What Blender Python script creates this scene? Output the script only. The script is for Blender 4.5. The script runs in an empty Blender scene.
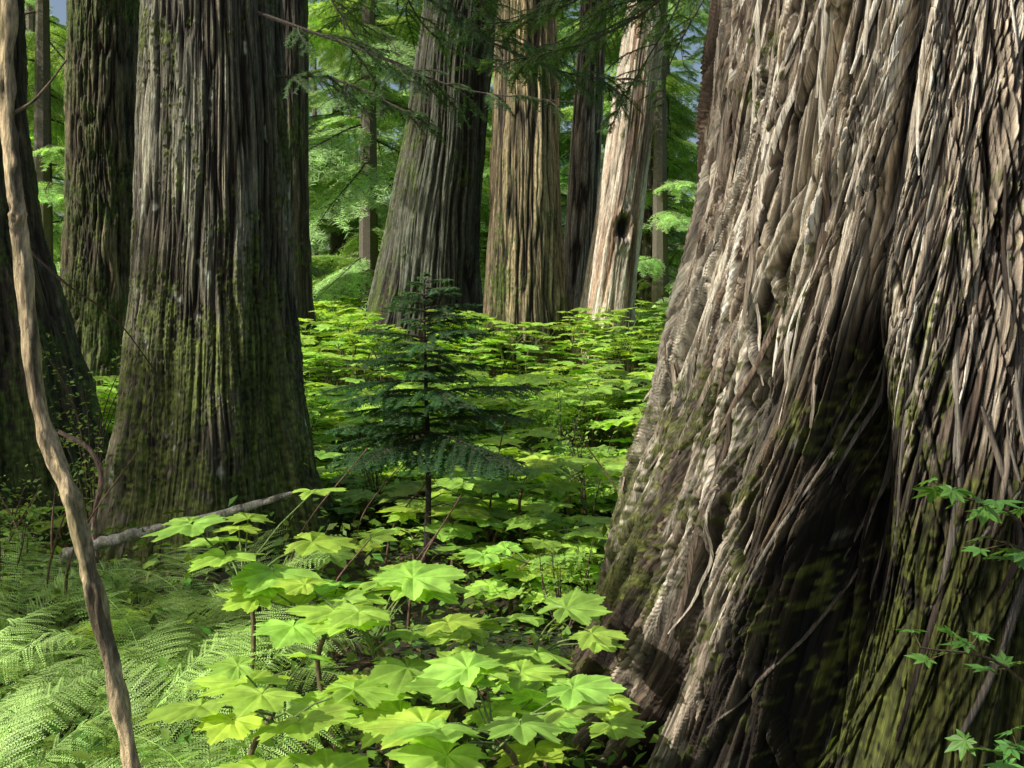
import bpy, math, numpy as np
from mathutils import Vector, Matrix
rng = np.random.default_rng(7)
PI = math.pi
scene = bpy.context.scene

# ---------------------------------------------------------------- noise
_T = (np.random.default_rng(99).random(65536) * 2 - 1).astype(np.float32)
def vnoise(x, y, z, seed=0):
    x, y, z = np.broadcast_arrays(np.asarray(x, np.float32), np.asarray(y, np.float32), np.asarray(z, np.float32))
    xf = np.floor(x); yf = np.floor(y); zf = np.floor(z)
    fx = x - xf; fy = y - yf; fz = z - zf
    xi = xf.astype(np.int32)*np.int32(73856093); yi = yf.astype(np.int32)*np.int32(19349663); zi = zf.astype(np.int32)*np.int32(83492791)
    x1 = xi+np.int32(73856093); y1 = yi+np.int32(19349663); z1 = zi+np.int32(83492791)
    fx = fx*fx*(3-2*fx); fy = fy*fy*(3-2*fy); fz = fz*fz*(3-2*fz)
    sd = np.int32((seed*2654435) & 0x7fffffff)
    def h(a, b, c):
        k = a ^ b ^ c ^ sd
        k = k ^ (k >> 13)
        return _T[((k*np.int32(1274126177)) >> 7) & 0xFFFF]
    def lx(b, c):
        u = h(xi, b, c); return u+(h(x1, b, c)-u)*fx
    a = lx(yi, zi); a = a+(lx(y1, zi)-a)*fy
    b = lx(yi, z1); b = b+(lx(y1, z1)-b)*fy
    return (a+(b-a)*fz).astype(np.float64)
def fbm(x, y, z, o=3, seed=0):
    s = 0; a = 1; t = 0
    for i in range(o):
        s = s + a*vnoise(x*2**i, y*2**i, z*2**i, seed+i*7); t += a; a *= .5
    return s/t
def sstep(a, b, x):
    t = np.clip((x-a)/(b-a), 0, 1); return t*t*(3-2*t)

def ground(x, y):
    x = np.asarray(x, float); y = np.asarray(y, float)
    z = 0.03*np.clip(y-6, 0, 16) + 0.10*vnoise(x*.5+3, y*.5, x*0, 3) + 0.03*vnoise(x*2, y*2, x*0, 5)
    z = z - .30*np.exp(-((x-1.1)/1.3)**2-((y-3.3)/1.4)**2)
    return z

# ---------------------------------------------------------------- mesh helpers
def add_mesh(name, V, F, mats, col=None, vec=None, smooth=True, parent=None, midx=None, me_only=False):
    V = np.ascontiguousarray(V, np.float32); F = np.ascontiguousarray(F, np.int32)
    me = bpy.data.meshes.new(name)
    n, k = F.shape
    me.vertices.add(len(V)); me.vertices.foreach_set('co', V.ravel())
    me.loops.add(n*k); me.loops.foreach_set('vertex_index', F.ravel())
    me.polygons.add(n); me.polygons.foreach_set('loop_start', np.arange(0, n*k, k, dtype=np.int32))
    if midx is not None:
        me.polygons.foreach_set('material_index', np.ascontiguousarray(midx, np.int32))
    me.polygons.foreach_set('use_smooth', np.full(n, smooth, dtype=bool))
    me.update(calc_edges=True)
    if col is not None:
        c = np.ones((len(V), 4), np.float32); c[:, :3] = col
        a = me.color_attributes.new('Col', 'FLOAT_COLOR', 'POINT'); a.data.foreach_set('color', c.ravel())
    if vec is not None:
        a = me.attributes.new('bco', 'FLOAT_VECTOR', 'POINT'); a.data.foreach_set('vector', np.ascontiguousarray(vec, np.float32).ravel())
    for m in (mats if isinstance(mats, (list, tuple)) else [mats]): me.materials.append(m)
    if me_only: return me
    return add_obj(name, me, parent)
def add_obj(name, me, parent=None):
    ob = bpy.data.objects.new(name, me); scene.collection.objects.link(ob)
    if parent: ob.parent = parent
    return ob

class Geo:
    def __init__(s): s.V=[]; s.F=[]; s.C=[]; s.M=[]; s.n=0
    def add(s, V, F, C, m=0):
        V = np.asarray(V, float); F = np.asarray(F, int)
        C = np.broadcast_to(np.asarray(C, float), (len(V), 3))
        s.V.append(V); s.F.append(F+s.n); s.C.append(C); s.M.append(np.full(len(F), m)); s.n += len(V)
    def arr(s): return np.vstack(s.V), np.vstack(s.F), np.vstack(s.C), np.concatenate(s.M)
    def build(s, name, mats, **kw):
        V, F, C, M = s.arr()
        return add_mesh(name, V, F, mats, col=C, midx=M, **kw)

def tube(P, r, sides=5, rough=0, seed=0, rz=.35):
    P = np.asarray(P, float); n = len(P); r = np.broadcast_to(np.asarray(r, float), (n,))
    T = np.gradient(P, axis=0); T /= np.linalg.norm(T, axis=1)[:, None]+1e-9
    ref = np.array([0, 0, 1.]) if abs(T[:, 2]).mean() < .8 else np.array([1., 0, 0])
    A = np.cross(T, ref); A /= np.linalg.norm(A, axis=1)[:, None]+1e-9
    B = np.cross(T, A)
    th = np.arange(sides)/sides*2*PI
    rr = np.repeat(r[:, None], sides, 1)
    if rough:
        k = np.arange(n)[:, None]*rz+0*rr
        rr = rr*(1+rough*vnoise(np.cos(th)[None]*1.6+0*rr, np.sin(th)[None]*1.6+0*rr, k, seed)+rough*.5*vnoise(np.cos(th)[None]*4+0*rr, np.sin(th)[None]*4+0*rr, k*1.7, seed+1))
    V = P[:, None]+A[:, None]*(np.cos(th)[None, :, None]*rr[:, :, None])+B[:, None]*(np.sin(th)[None, :, None]*rr[:, :, None])
    i = np.arange(n-1)[:, None]; j = np.arange(sides)[None]
    a = i*sides+j; b = i*sides+(j+1) % sides; c = a+sides; d = b+sides
    F = np.concatenate([np.stack([a, b, d], -1).reshape(-1, 3), np.stack([a, d, c], -1).reshape(-1, 3)])
    return V.reshape(-1, 3), F

def spline(pts, n):
    pts = np.asarray(pts, float); m = len(pts)
    P = np.vstack([2*pts[0]-pts[1], pts, 2*pts[-1]-pts[-2]])
    out = []
    for t in np.linspace(0, m-1-1e-6, n):
        i = int(t); f = t-i; a, b, c, d = P[i], P[i+1], P[i+2], P[i+3]
        out.append(.5*((2*b)+(-a+c)*f+(2*a-5*b+4*c-d)*f*f+(-a+3*b-3*c+d)*f**3))
    return np.array(out)

def rotm(yaw, pitch, roll):
    cy, sy = np.cos(yaw), np.sin(yaw); cp, sp = np.cos(pitch), np.sin(pitch); cr, sr = np.cos(roll), np.sin(roll)
    n = len(yaw); R = np.zeros((n, 3, 3))
    R[:,0,0]=cy*cp; R[:,0,1]=cy*sp*sr-sy*cr; R[:,0,2]=cy*sp*cr+sy*sr
    R[:,1,0]=sy*cp; R[:,1,1]=sy*sp*sr+cy*cr; R[:,1,2]=sy*sp*cr-cy*sr
    R[:,2,0]=-sp;   R[:,2,1]=cp*sr;          R[:,2,2]=cp*cr
    return R
def replicate(proto, pos, yaw, pitch, roll, scale, tint):
    V, F, C = proto; n = len(pos)
    R = rotm(yaw, pitch, roll)
    W = np.einsum('nij,vj->nvi', R, V)*scale[:, None, None]+pos[:, None]
    FF = F[None]+(np.arange(n)*len(V))[:, None, None]
    CC = C[None]*tint[:, None]
    return W.reshape(-1, 3), FF.reshape(-1, 3), CC.reshape(-1, 3)

# ---------------------------------------------------------------- materials
def new_mat(name):
    m = bpy.data.materials.new(name); m.use_nodes = True
    nt = m.node_tree; nt.nodes.clear(); return m, nt.nodes, nt.links
def bark_mat(name, scale=(45, 45, 3.0), bump=.6, dist=.012, fine=(150, 150, 12)):
    m, N, L = new_mat(name)
    out = N.new('ShaderNodeOutputMaterial'); bs = N.new('ShaderNodeBsdfPrincipled')
    bs.inputs['Roughness'].default_value = .8; bs.inputs['Specular IOR Level'].default_value = .35
    at = N.new('ShaderNodeAttribute'); at.attribute_name = 'bco'
    ac = N.new('ShaderNodeAttribute'); ac.attribute_name = 'Col'
    def nz(sc, det):
        mp = N.new('ShaderNodeMapping'); mp.inputs['Scale'].default_value = sc
        n = N.new('ShaderNodeTexNoise'); n.inputs['Scale'].default_value = 1; n.inputs['Detail'].default_value = det
        n.inputs['Roughness'].default_value = .7
        L.new(at.outputs['Vector'], mp.inputs['Vector']); L.new(mp.outputs['Vector'], n.inputs['Vector']); return n
    n1 = nz(scale, 6); n2 = nz(fine, 4)
    mr = N.new('ShaderNodeMapRange'); mr.inputs['From Min'].default_value = .32; mr.inputs['From Max'].default_value = .68
    mr.inputs['To Min'].default_value = .3; mr.inputs['To Max'].default_value = 1.65
    L.new(n1.outputs['Fac'], mr.inputs['Value'])
    mr2 = N.new('ShaderNodeMapRange'); mr2.inputs['From Min'].default_value = .3; mr2.inputs['From Max'].default_value = .7
    mr2.inputs['To Min'].default_value = .35; mr2.inputs['To Max'].default_value = 1.65
    L.new(n2.outputs['Fac'], mr2.inputs['Value'])
    mu = N.new('ShaderNodeMath'); mu.operation = 'MULTIPLY'; L.new(mr.outputs[0], mu.inputs[0]); L.new(mr2.outputs[0], mu.inputs[1])
    vm = N.new('ShaderNodeVectorMath'); vm.operation = 'SCALE'
    L.new(ac.outputs['Color'], vm.inputs[0]); L.new(mu.outputs[0], vm.inputs['Scale'])
    mn = N.new('ShaderNodeVectorMath'); mn.operation = 'MINIMUM'; mn.inputs[1].default_value = (.82, .77, .67)
    L.new(vm.outputs[0], mn.inputs[0]); L.new(mn.outputs[0], bs.inputs['Base Color'])
    ad = N.new('ShaderNodeMath'); ad.operation = 'MULTIPLY_ADD'; ad.inputs[1].default_value = .6
    L.new(n2.outputs['Fac'], ad.inputs[0]); L.new(n1.outputs['Fac'], ad.inputs[2])
    bp = N.new('ShaderNodeBump'); bp.inputs['Strength'].default_value = bump; bp.inputs['Distance'].default_value = dist
    L.new(ad.outputs[0], bp.inputs['Height']); L.new(bp.outputs[0], bs.inputs['Normal'])
    L.new(bs.outputs[0], out.inputs[0]); return m
def leaf_mat(name, trans=.4, rough=.45, spec=.35, nscale=18, tg=(1.35, 1.2, .5)):
    m, N, L = new_mat(name)
    out = N.new('ShaderNodeOutputMaterial'); bs = N.new('ShaderNodeBsdfPrincipled')
    bs.inputs['Roughness'].default_value = rough; bs.inputs['Specular IOR Level'].default_value = spec
    tr = N.new('ShaderNodeBsdfTranslucent'); mx = N.new('ShaderNodeMixShader'); mx.inputs[0].default_value = trans
    ac = N.new('ShaderNodeAttribute'); ac.attribute_name = 'Col'
    ge = N.new('ShaderNodeNewGeometry')
    nz = N.new('ShaderNodeTexNoise'); nz.inputs['Scale'].default_value = nscale; nz.inputs['Detail'].default_value = 3
    L.new(ge.outputs['Position'], nz.inputs['Vector'])
    mr = N.new('ShaderNodeMapRange'); mr.inputs['From Min'].default_value = .3; mr.inputs['From Max'].default_value = .7
    mr.inputs['To Min'].default_value = .7; mr.inputs['To Max'].default_value = 1.2
    L.new(nz.outputs['Fac'], mr.inputs['Value'])
    vm = N.new('ShaderNodeVectorMath'); vm.operation = 'SCALE'; L.new(ac.outputs['Color'], vm.inputs[0]); L.new(mr.outputs[0], vm.inputs['Scale'])
    L.new(vm.outputs[0], bs.inputs['Base Color'])
    v2 = N.new('ShaderNodeVectorMath'); v2.operation = 'MULTIPLY'; v2.inputs[1].default_value = tg
    L.new(vm.outputs[0], v2.inputs[0]); L.new(v2.outputs[0], tr.inputs['Color'])
    L.new(bs.outputs[0], mx.inputs[1]); L.new(tr.outputs[0], mx.inputs[2]); L.new(mx.outputs[0], out.inputs[0]); return m
def wood_mat(name):
    m, N, L = new_mat(name)
    out = N.new('ShaderNodeOutputMaterial'); bs = N.new('ShaderNodeBsdfPrincipled'); bs.inputs['Roughness'].default_value = .9
    ac = N.new('ShaderNodeAttribute'); ac.attribute_name = 'Col'
    ge = N.new('ShaderNodeTexCoord')
    nz = N.new('ShaderNodeTexNoise'); nz.inputs['Scale'].default_value = 45; nz.inputs['Detail'].default_value = 6; nz.inputs['Roughness'].default_value = .7
    mp = N.new('ShaderNodeMapping'); mp.inputs['Scale'].default_value = (3, 3, .6)
    L.new(ge.outputs['Object'], mp.inputs['Vector']); L.new(mp.outputs[0], nz.inputs['Vector'])
    mr = N.new('ShaderNodeMapRange'); mr.inputs['From Min'].default_value = .3; mr.inputs['From Max'].default_value = .7
    mr.inputs['To Min'].default_value = .3; mr.inputs['To Max'].default_value = 1.65
    L.new(nz.outputs['Fac'], mr.inputs['Value'])
    vm = N.new('ShaderNodeVectorMath'); vm.operation = 'SCALE'; L.new(ac.outputs['Color'], vm.inputs[0]); L.new(mr.outputs[0], vm.inputs['Scale'])
    L.new(vm.outputs[0], bs.inputs['Base Color'])
    bp = N.new('ShaderNodeBump'); bp.inputs['Strength'].default_value = .9; bp.inputs['Distance'].default_value = .012
    L.new(nz.outputs['Fac'], bp.inputs['Height']); L.new(bp.outputs[0], bs.inputs['Normal'])
    L.new(bs.outputs[0], out.inputs[0]); return m
M_BARK = bark_mat('furrowed_cedar_bark', (52, 52, 1.2), 1., .03, (170, 170, 5))
M_BARK2 = bark_mat('cedar_bark', (30, 30, 2.4), 1., .03, (90, 90, 12))
M_LEAF = leaf_mat('devils_club_leaf', .42, .42, .5)
M_FERN = leaf_mat('fern_leaf', .4, .5, .3)
M_NEED = leaf_mat('conifer_needles', .45, .5, .3, 3)
M_WOOD = wood_mat('weathered_wood')

def ground_mat():
    m, N, L = new_mat('forest_floor')
    out = N.new('ShaderNodeOutputMaterial'); bs = N.new('ShaderNodeBsdfPrincipled'); bs.inputs['Roughness'].default_value = .95
    tc = N.new('ShaderNodeTexCoord')
    n1 = N.new('ShaderNodeTexNoise'); n1.inputs['Scale'].default_value = .9; n1.inputs['Detail'].default_value = 6
    n2 = N.new('ShaderNodeTexNoise'); n2.inputs['Scale'].default_value = 25; n2.inputs['Detail'].default_value = 8; n2.inputs['Roughness'].default_value = .7
    L.new(tc.outputs['Object'], n1.inputs['Vector']); L.new(tc.outputs['Object'], n2.inputs['Vector'])
    r2 = N.new('ShaderNodeValToRGB'); r2.color_ramp.elements[0].position = .35; r2.color_ramp.elements[0].color = (.012, .008, .004, 1)
    r2.color_ramp.elements[1].position = .7; r2.color_ramp.elements[1].color = (.08, .05, .025, 1)
    L.new(n2.outputs['Fac'], r2.inputs[0])
    r1 = N.new('ShaderNodeValToRGB'); r1.color_ramp.elements[0].position = .42; r1.color_ramp.elements[1].position = .6
    L.new(n1.outputs['Fac'], r1.inputs[0])
    mx = N.new('ShaderNodeMix'); mx.data_type = 'RGBA'; L.new(r1.outputs[0], mx.inputs[0]); L.new(r2.outputs[0], mx.inputs[6])
    mx.inputs[7].default_value = (.035, .07, .015, 1)
    L.new(mx.outputs[2], bs.inputs['Base Color'])
    bp = N.new('ShaderNodeBump'); bp.inputs['Distance'].default_value = .05; L.new(n2.outputs['Fac'], bp.inputs['Height']); L.new(bp.outputs[0], bs.inputs['Normal'])
    L.new(bs.outputs[0], out.inputs[0]); return m

# ---------------------------------------------------------------- ground
t = np.linspace(-1, 1, 301)
gx = np.sign(t)*(np.abs(t)**2.6)*260 + t*12
X, Y = np.meshgrid(gx, gx+9)
Z = ground(X, Y)
n = len(gx); i, j = np.meshgrid(np.arange(n-1), np.arange(n-1), indexing='ij'); a = (i*n+j).ravel()
add_mesh('ground', np.stack([X, Y, Z], -1).reshape(-1, 3), np.stack([a, a+1, a+n+1, a+n], -1), ground_mat())

# ---------------------------------------------------------------- trunks
def trunk(name, cx, cy, prof, leanx=None, nth=300, nz=400, ztop=14, zdense=5, f=11, fz=.9, amp=.03, twist=0., lobes=(6, .1, 0), mat=None,
          hi=(.17, .135, .10), lo=(.03, .021, .013), moss=.5, mosscol=(.10, .14, .025), extra=None, seed=1, flat=1., lich=.2, warp=.012, red_=.35, fine=0., store=None, mlow=.55, zoff=None, tc0=-.12):
    ph = 2*PI*(np.arange(nth)/nth-.5)
    th = -PI/2+tc0+ph-.5*np.sin(ph)
    k = int(nz*.88); z = np.concatenate([np.linspace(-.6, zdense, k), np.linspace(zdense, ztop, nz-k+1)[1:]])
    pz, pr = zip(*prof)
    R = np.interp(z, pz, pr); R = np.convolve(np.pad(R, 15, 'edge'), np.ones(31)/31, 'valid')
    lx = np.zeros_like(z)
    if leanx: lx = np.interp(z, *zip(*leanx)); lx = np.convolve(np.pad(lx, 15, 'edge'), np.ones(31)/31, 'valid')
    TH, Zg = np.meshgrid(th, z); Rg = R[:, None]+0*TH
    Rref = R[int(k*.5)]
    tw = TH-twist*Zg+.05*vnoise(np.cos(TH)*2, np.sin(TH)*2, Zg*.8, seed)
    Xn = np.cos(tw)*Rref; Yn = np.sin(tw)*Rref
    wx = warp*vnoise(Xn*6, Yn*6, Zg*3, seed+3)+warp*1.5*vnoise(Xn*3, Yn*3, Zg*1.3, seed+4)
    n1 = fbm((Xn+wx)*f, (Yn+wx)*f, Zg*fz, 2, seed+11)
    n2 = fbm((Xn+wx)*f*2.7, (Yn+wx)*f*2.7, Zg*fz*1.5, 2, seed+21)
    n3 = vnoise(Xn*f*8, Yn*f*8, Zg*fz*4, seed+31)
    rd = 1-np.clip(np.abs(n1)*2.6, 0, 1)
    h = -rd**1.5*1.0 + .5*(1-np.clip(np.abs(n2)*2.4, 0, 1))*-1 + .2*n3 + .5*n1
    H = h*amp
    nl, la, lp = lobes
    flare = sstep(3.0, -.2, Zg)
    big = la*flare*(np.cos(nl*(TH+lp)+1.3*vnoise(TH*0+1, TH*0, Zg*.7, seed+5))+.6*vnoise(np.cos(TH)*3, np.sin(TH)*3, Zg*.3, seed+8))
    big = big+.03*vnoise(np.cos(TH)*2.5, np.sin(TH)*2.5, Zg*.35, seed+9)
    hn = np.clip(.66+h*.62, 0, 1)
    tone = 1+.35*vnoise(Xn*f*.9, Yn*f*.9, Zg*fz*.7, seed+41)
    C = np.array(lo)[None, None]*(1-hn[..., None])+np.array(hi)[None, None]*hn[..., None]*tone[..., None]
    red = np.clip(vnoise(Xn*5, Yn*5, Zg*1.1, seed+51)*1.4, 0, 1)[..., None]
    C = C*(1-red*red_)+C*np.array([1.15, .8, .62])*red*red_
    rad = Rg*(1+big)+H
    if extra: rad, C, H = extra(TH, Zg, Rg, rad, C, H, hn)
    if fine:
        n4 = vnoise((Xn+wx)*56, (Yn+wx)*56, Zg*1.2, seed+90); g4 = 1-np.clip(np.abs(n4)*3, 0, 1)
        n5 = vnoise(Xn*98, Yn*98, Zg*3, seed+91); g5 = 1-np.clip(np.abs(n5)*3, 0, 1)
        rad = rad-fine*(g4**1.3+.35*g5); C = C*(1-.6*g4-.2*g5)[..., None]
    if lich:
        l = sstep(.42, .6, fbm(Xn*18, Yn*18, Zg*9, 3, seed+60))*lich
        C = C*(1-l[..., None])+np.array([.40, .42, .31])*l[..., None]
    mo = fbm(Xn*3, Yn*3, Zg*1.6, 3, seed+70)*1.1+.5*fbm(Xn*22, Yn*22, Zg*14, 2, seed+75)+.4*vnoise(Xn*75, Yn*75, Zg*50, seed+76)+(moss-.75)+mlow*sstep(2.2, 0, Zg)
    mo = np.clip(sstep(.0, .45, mo), 0, .88)
    mv = .8+.6*vnoise(Xn*60, Yn*60, Zg*60, seed+77)
    C = C*(1-mo[..., None])+(np.array(mosscol)[None, None]*mv[..., None])*mo[..., None]
    rad = rad+mo*(.004+.009*np.abs(vnoise(Xn*55, Yn*55, Zg*50, seed+80)))
    zg0 = float(ground(cx, cy)) if zoff is None else zoff
    if store is not None: store.update(th=th, z=z, rad=rad, C=C, cx=cx, cy=cy, zg=zg0)
    V = np.stack([cx+lx[:, None]+np.cos(TH)*rad, cy+np.sin(TH)*rad*flat, Zg+zg0], -1)
    nr = len(z)
    i = np.arange(nr-1)[:, None]; j = np.arange(nth)[None]
    a = i*nth+j; b = i*nth+(j+1) % nth
    F = np.stack([a, b, b+nth, a+nth], -1).reshape(-1, 4)
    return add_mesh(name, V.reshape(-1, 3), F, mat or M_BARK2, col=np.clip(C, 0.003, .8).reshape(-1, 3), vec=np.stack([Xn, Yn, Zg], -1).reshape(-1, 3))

def giant_extra(TH, Zg, Rg, rad, C, H, hn):
    r = np.random.default_rng(21)
    z = Zg[:, 0]; th = TH[0]
    S = H.copy()
    for k in range(430):
        big_ = k < 60
        th0 = -PI/2-.55+r.uniform(-1.6, 1.9); za = r.uniform(-1.2, 3.0); ln = r.uniform(1.0, 3.2); zb = za+ln
        w = r.uniform(.035, .08) if big_ else r.uniform(.008, .030)
        hgt = r.uniform(.045, .09) if big_ else r.uniform(.012, .036)
        sl = r.normal(.17, .07)
        if big_: sl = r.uniform(.06, .36)
        elif r.random() < .10: sl = -r.uniform(.02, .2)
        elif r.random() < .16: sl = r.uniform(.28, .5)
        ids = np.where((z > za) & (z < zb))[0]
        if len(ids) < 5: continue
        zz = z[ids]; tt = (zz-za)/ln
        tc = th0+sl*(zz-za)+(.06 if big_ else .035)*np.sin(zz*r.uniform(1.2, 2.8)+r.uniform(0, 6))
        ww = w*(.2+.8*np.sin(PI*np.clip(tt, 0.02, .98))**.6)*(1+.12*np.sin(zz*4+k))
        mid = .5*(tc.min()+tc.max()); hw = .5*(tc.max()-tc.min())+.2
        cols = np.where(np.abs((th-mid+PI) % (2*PI)-PI) < hw)[0]
        if len(cols) == 0: continue
        ix = np.ix_(ids, cols)
        d = (TH[ix]-tc[:, None]+PI) % (2*PI)-PI
        d = d*Rg[ix]/ww[:, None]
        d = d+.12*vnoise(d*0+k, Zg[ix]*2, d*0, 76)
        core = 1-np.abs(d)**(2.2 if big_ else 4)
        tap = np.sin(PI*np.clip(tt, 0, 1))[:, None]**.5
        q1 = 6 if big_ else 3
        fib = .24*vnoise(d*q1+k*9, Zg[ix]*.5, d*0, 77)+.14*vnoise(d*q1*2.4+k*9, Zg[ix]*.9, d*0, 78)
        s = S[ix]
        cand = np.where(np.abs(d) < 2, hgt*tap*(1.35*core-.35+fib)+.15*s-.006, -9)
        edge = -.026*np.exp(-((np.abs(d)-1.2)/.22)**2)*tap
        on = sstep(-.002, .004, cand-s)
        S[ix] = np.maximum(s+edge, cand)
        tone = r.uniform(.6, 1.25); q = r.random()
        base = np.array([.78, .69, .54]) if q < .5 else (np.array([.42, .34, .25]) if q < .75 else np.array([.14, .095, .065]))
        mixv = (on*np.clip(core*1.2+.1, 0, 1))[..., None]*.72
        C[ix] = C[ix]*(1-mixv)+base*tone*mixv*(1+np.clip(fib, -.5, .6)[..., None]*1.8)
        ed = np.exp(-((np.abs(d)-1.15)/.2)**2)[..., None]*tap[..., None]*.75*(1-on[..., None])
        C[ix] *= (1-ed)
    rad = rad-H+S
    u = TH+PI/2
    cth = -.62+.10*(Zg-.6)+.035*np.sin(Zg*3.5)
    wd = .055+.10*sstep(1.6, .2, Zg)
    dep = .46*sstep(1.75, 1.1, Zg)*np.exp(-((u-cth)/wd)**2)
    dep = dep+.17*np.exp(-((u+.52-.14*(Zg-2))/.035)**2)*sstep(1.2, 1.7, Zg)
    dep = dep+.20*np.exp(-((u+1.15-.16*Zg)/.05)**2)*sstep(2.0, .6, Zg)+.16*np.exp(-((u+.12-.1*Zg)/.05)**2)
    dep = dep+.14*np.exp(-((u+.95-.2*(Zg-1.6))/.035)**2)*sstep(.9, 1.4, Zg)
    lob = .10*np.exp(-((u+.95-.08*Zg)/.16)**2)*sstep(1.9, .6, Zg)+.10*np.exp(-((u+.30-.08*Zg)/.16)**2)*sstep(2.2, .9, Zg)
    rad = rad-dep+lob
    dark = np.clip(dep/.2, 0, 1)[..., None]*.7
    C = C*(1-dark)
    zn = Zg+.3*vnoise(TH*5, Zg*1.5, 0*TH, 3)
    low_shade = (sstep(1.75, 1.1, zn)*sstep(-1.05, -.78, u))[..., None]  # shade painted into the lower bark colour, leaving the left edge lit
    C = C*(1-low_shade*.84*np.array([.94, .98, 1.03]))
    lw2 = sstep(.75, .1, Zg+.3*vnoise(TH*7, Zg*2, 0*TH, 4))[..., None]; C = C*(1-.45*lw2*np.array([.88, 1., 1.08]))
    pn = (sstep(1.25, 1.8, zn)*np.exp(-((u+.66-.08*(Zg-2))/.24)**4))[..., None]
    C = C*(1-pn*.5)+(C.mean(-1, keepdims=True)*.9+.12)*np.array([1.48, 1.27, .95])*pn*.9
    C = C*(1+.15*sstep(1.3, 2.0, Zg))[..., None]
    return rad, C, H
ST = {}
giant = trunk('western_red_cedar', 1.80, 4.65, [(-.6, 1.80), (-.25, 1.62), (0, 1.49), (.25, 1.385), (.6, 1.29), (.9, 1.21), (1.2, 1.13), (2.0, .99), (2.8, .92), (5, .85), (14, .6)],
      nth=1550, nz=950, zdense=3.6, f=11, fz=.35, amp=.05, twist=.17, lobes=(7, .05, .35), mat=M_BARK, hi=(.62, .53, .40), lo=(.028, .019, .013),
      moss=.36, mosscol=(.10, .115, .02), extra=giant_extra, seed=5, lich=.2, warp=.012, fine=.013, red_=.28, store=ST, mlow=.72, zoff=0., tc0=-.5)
r = np.random.default_rng(77); VV = []; FF = []; CC = []; BC = []; nv = 0
for k in range(220):
    th0 = -PI/2-.45+r.uniform(-1.2, 1.4); za = r.uniform(.1, 2.9); ln = r.uniform(.4, 1.5); sl = r.normal(.18, .14)
    n_ = 50; zz = np.linspace(za, za+ln, n_); tt = np.linspace(0, 1, n_)
    tc = th0+sl*(zz-za)+r.uniform(.01, .06)*np.sin(zz*r.uniform(1.5, 4)+k)
    zi = np.clip(np.searchsorted(ST['z'], zz), 0, len(ST['z'])-1); ti = np.clip(np.searchsorted(ST['th'], tc), 3, len(ST['th'])-4)
    rs = np.mean([ST['rad'][zi, ti+o] for o in (-2, 0, 2)], 0); rs = np.convolve(np.pad(rs, 3, 'edge'), np.ones(7)/7, 'valid')
    up = r.random() < .4
    curl = (tt if up else 1-tt)**4*r.uniform(.0, .04)
    w = r.uniform(.004, .018)*np.sin(PI*np.clip(tt*.92+.04, 0, 1))**.5
    cr = np.array([-1, -.5, 0, .5, 1.]); bul = np.array([-.012, .0, .004, .001, -.010])
    T2 = tc[:, None]+cr[None]*w[:, None]/rs[:, None]; R2 = rs[:, None]+.006+curl[:, None]+bul[None]*(w[:, None]/.012)
    P = np.stack([ST['cx']+np.cos(T2)*R2, ST['cy']+np.sin(T2)*R2, zz[:, None]+ST['zg']+0*T2], -1).reshape(-1, 3)
    i = np.arange(n_-1)[:, None]; j = np.arange(4)[None]; a = i*5+j+nv
    FF.append(np.stack([a, a+1, a+6, a+5], -1).reshape(-1, 4)); VV.append(P); nv += len(P)
    u = r.random(); base = np.array([.74, .65, .51]) if u < .5 else (np.array([.38, .31, .23]) if u < .75 else np.array([.18, .13, .09]))
    zc = za+ln*.5; dk = .25 if (zc < 1.5 and th0 > -PI/2-.9) else (.55 if zc < .6 else 1)  # strips over the shaded lower bark carry that shade in their colour
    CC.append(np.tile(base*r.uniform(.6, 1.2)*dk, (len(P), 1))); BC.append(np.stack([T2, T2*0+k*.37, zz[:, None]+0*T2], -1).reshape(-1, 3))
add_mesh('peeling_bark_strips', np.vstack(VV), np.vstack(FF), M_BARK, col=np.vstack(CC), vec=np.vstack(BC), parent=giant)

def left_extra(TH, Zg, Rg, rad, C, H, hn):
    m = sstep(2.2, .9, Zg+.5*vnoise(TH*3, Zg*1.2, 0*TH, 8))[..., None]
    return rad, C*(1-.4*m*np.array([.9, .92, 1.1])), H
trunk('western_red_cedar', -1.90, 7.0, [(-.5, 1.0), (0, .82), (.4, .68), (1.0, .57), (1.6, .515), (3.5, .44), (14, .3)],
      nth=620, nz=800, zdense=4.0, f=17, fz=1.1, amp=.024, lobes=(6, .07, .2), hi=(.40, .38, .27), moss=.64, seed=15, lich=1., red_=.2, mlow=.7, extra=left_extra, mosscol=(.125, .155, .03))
trunk('western_red_cedar', -4.06, 11, [(-.5, .75), (0, .62), (1, .47), (2, .40), (5, .37), (14, .3)], nth=260, nz=380, zdense=5, f=14, fz=2., amp=.03,
      lobes=(5, .08, 0), hi=(.22, .19, .10), moss=.84, seed=25)
trunk('western_red_cedar', -4.02, 8.0, [(-.5, 1.5), (0, 1.18), (.6, .98), (1.3, .8), (2.2, .55), (3, .46), (14, .35)], nth=360, nz=400, zdense=4.5, f=13, fz=1.2, amp=.035,
      lobes=(6, .09, .5), hi=(.15, .12, .07), moss=.72, seed=35)
trunk('western_red_cedar', -3.25, 16, [(-.5, .6), (1, .36), (3, .3), (14, .22)], nth=140, nz=240, zdense=7, f=12, fz=1, amp=.02, hi=(.16, .14, .10), moss=.5, seed=45)
trunk('western_red_cedar', -1.52, 18, [(-.5, 1.5), (0, 1.2), (.8, .96), (2, .80), (4, .68), (7, .60), (16, .4)], leanx=[(-1, -.1), (0, -.05), (2, .2), (6.5, .75), (16, 1.7)],
      nth=320, nz=420, zdense=8, ztop=18, f=8, fz=.4, amp=.05, lobes=(6, .08, .1), hi=(.21, .22, .155), moss=.56, twist=-.05, seed=55, red_=.05)
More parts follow.
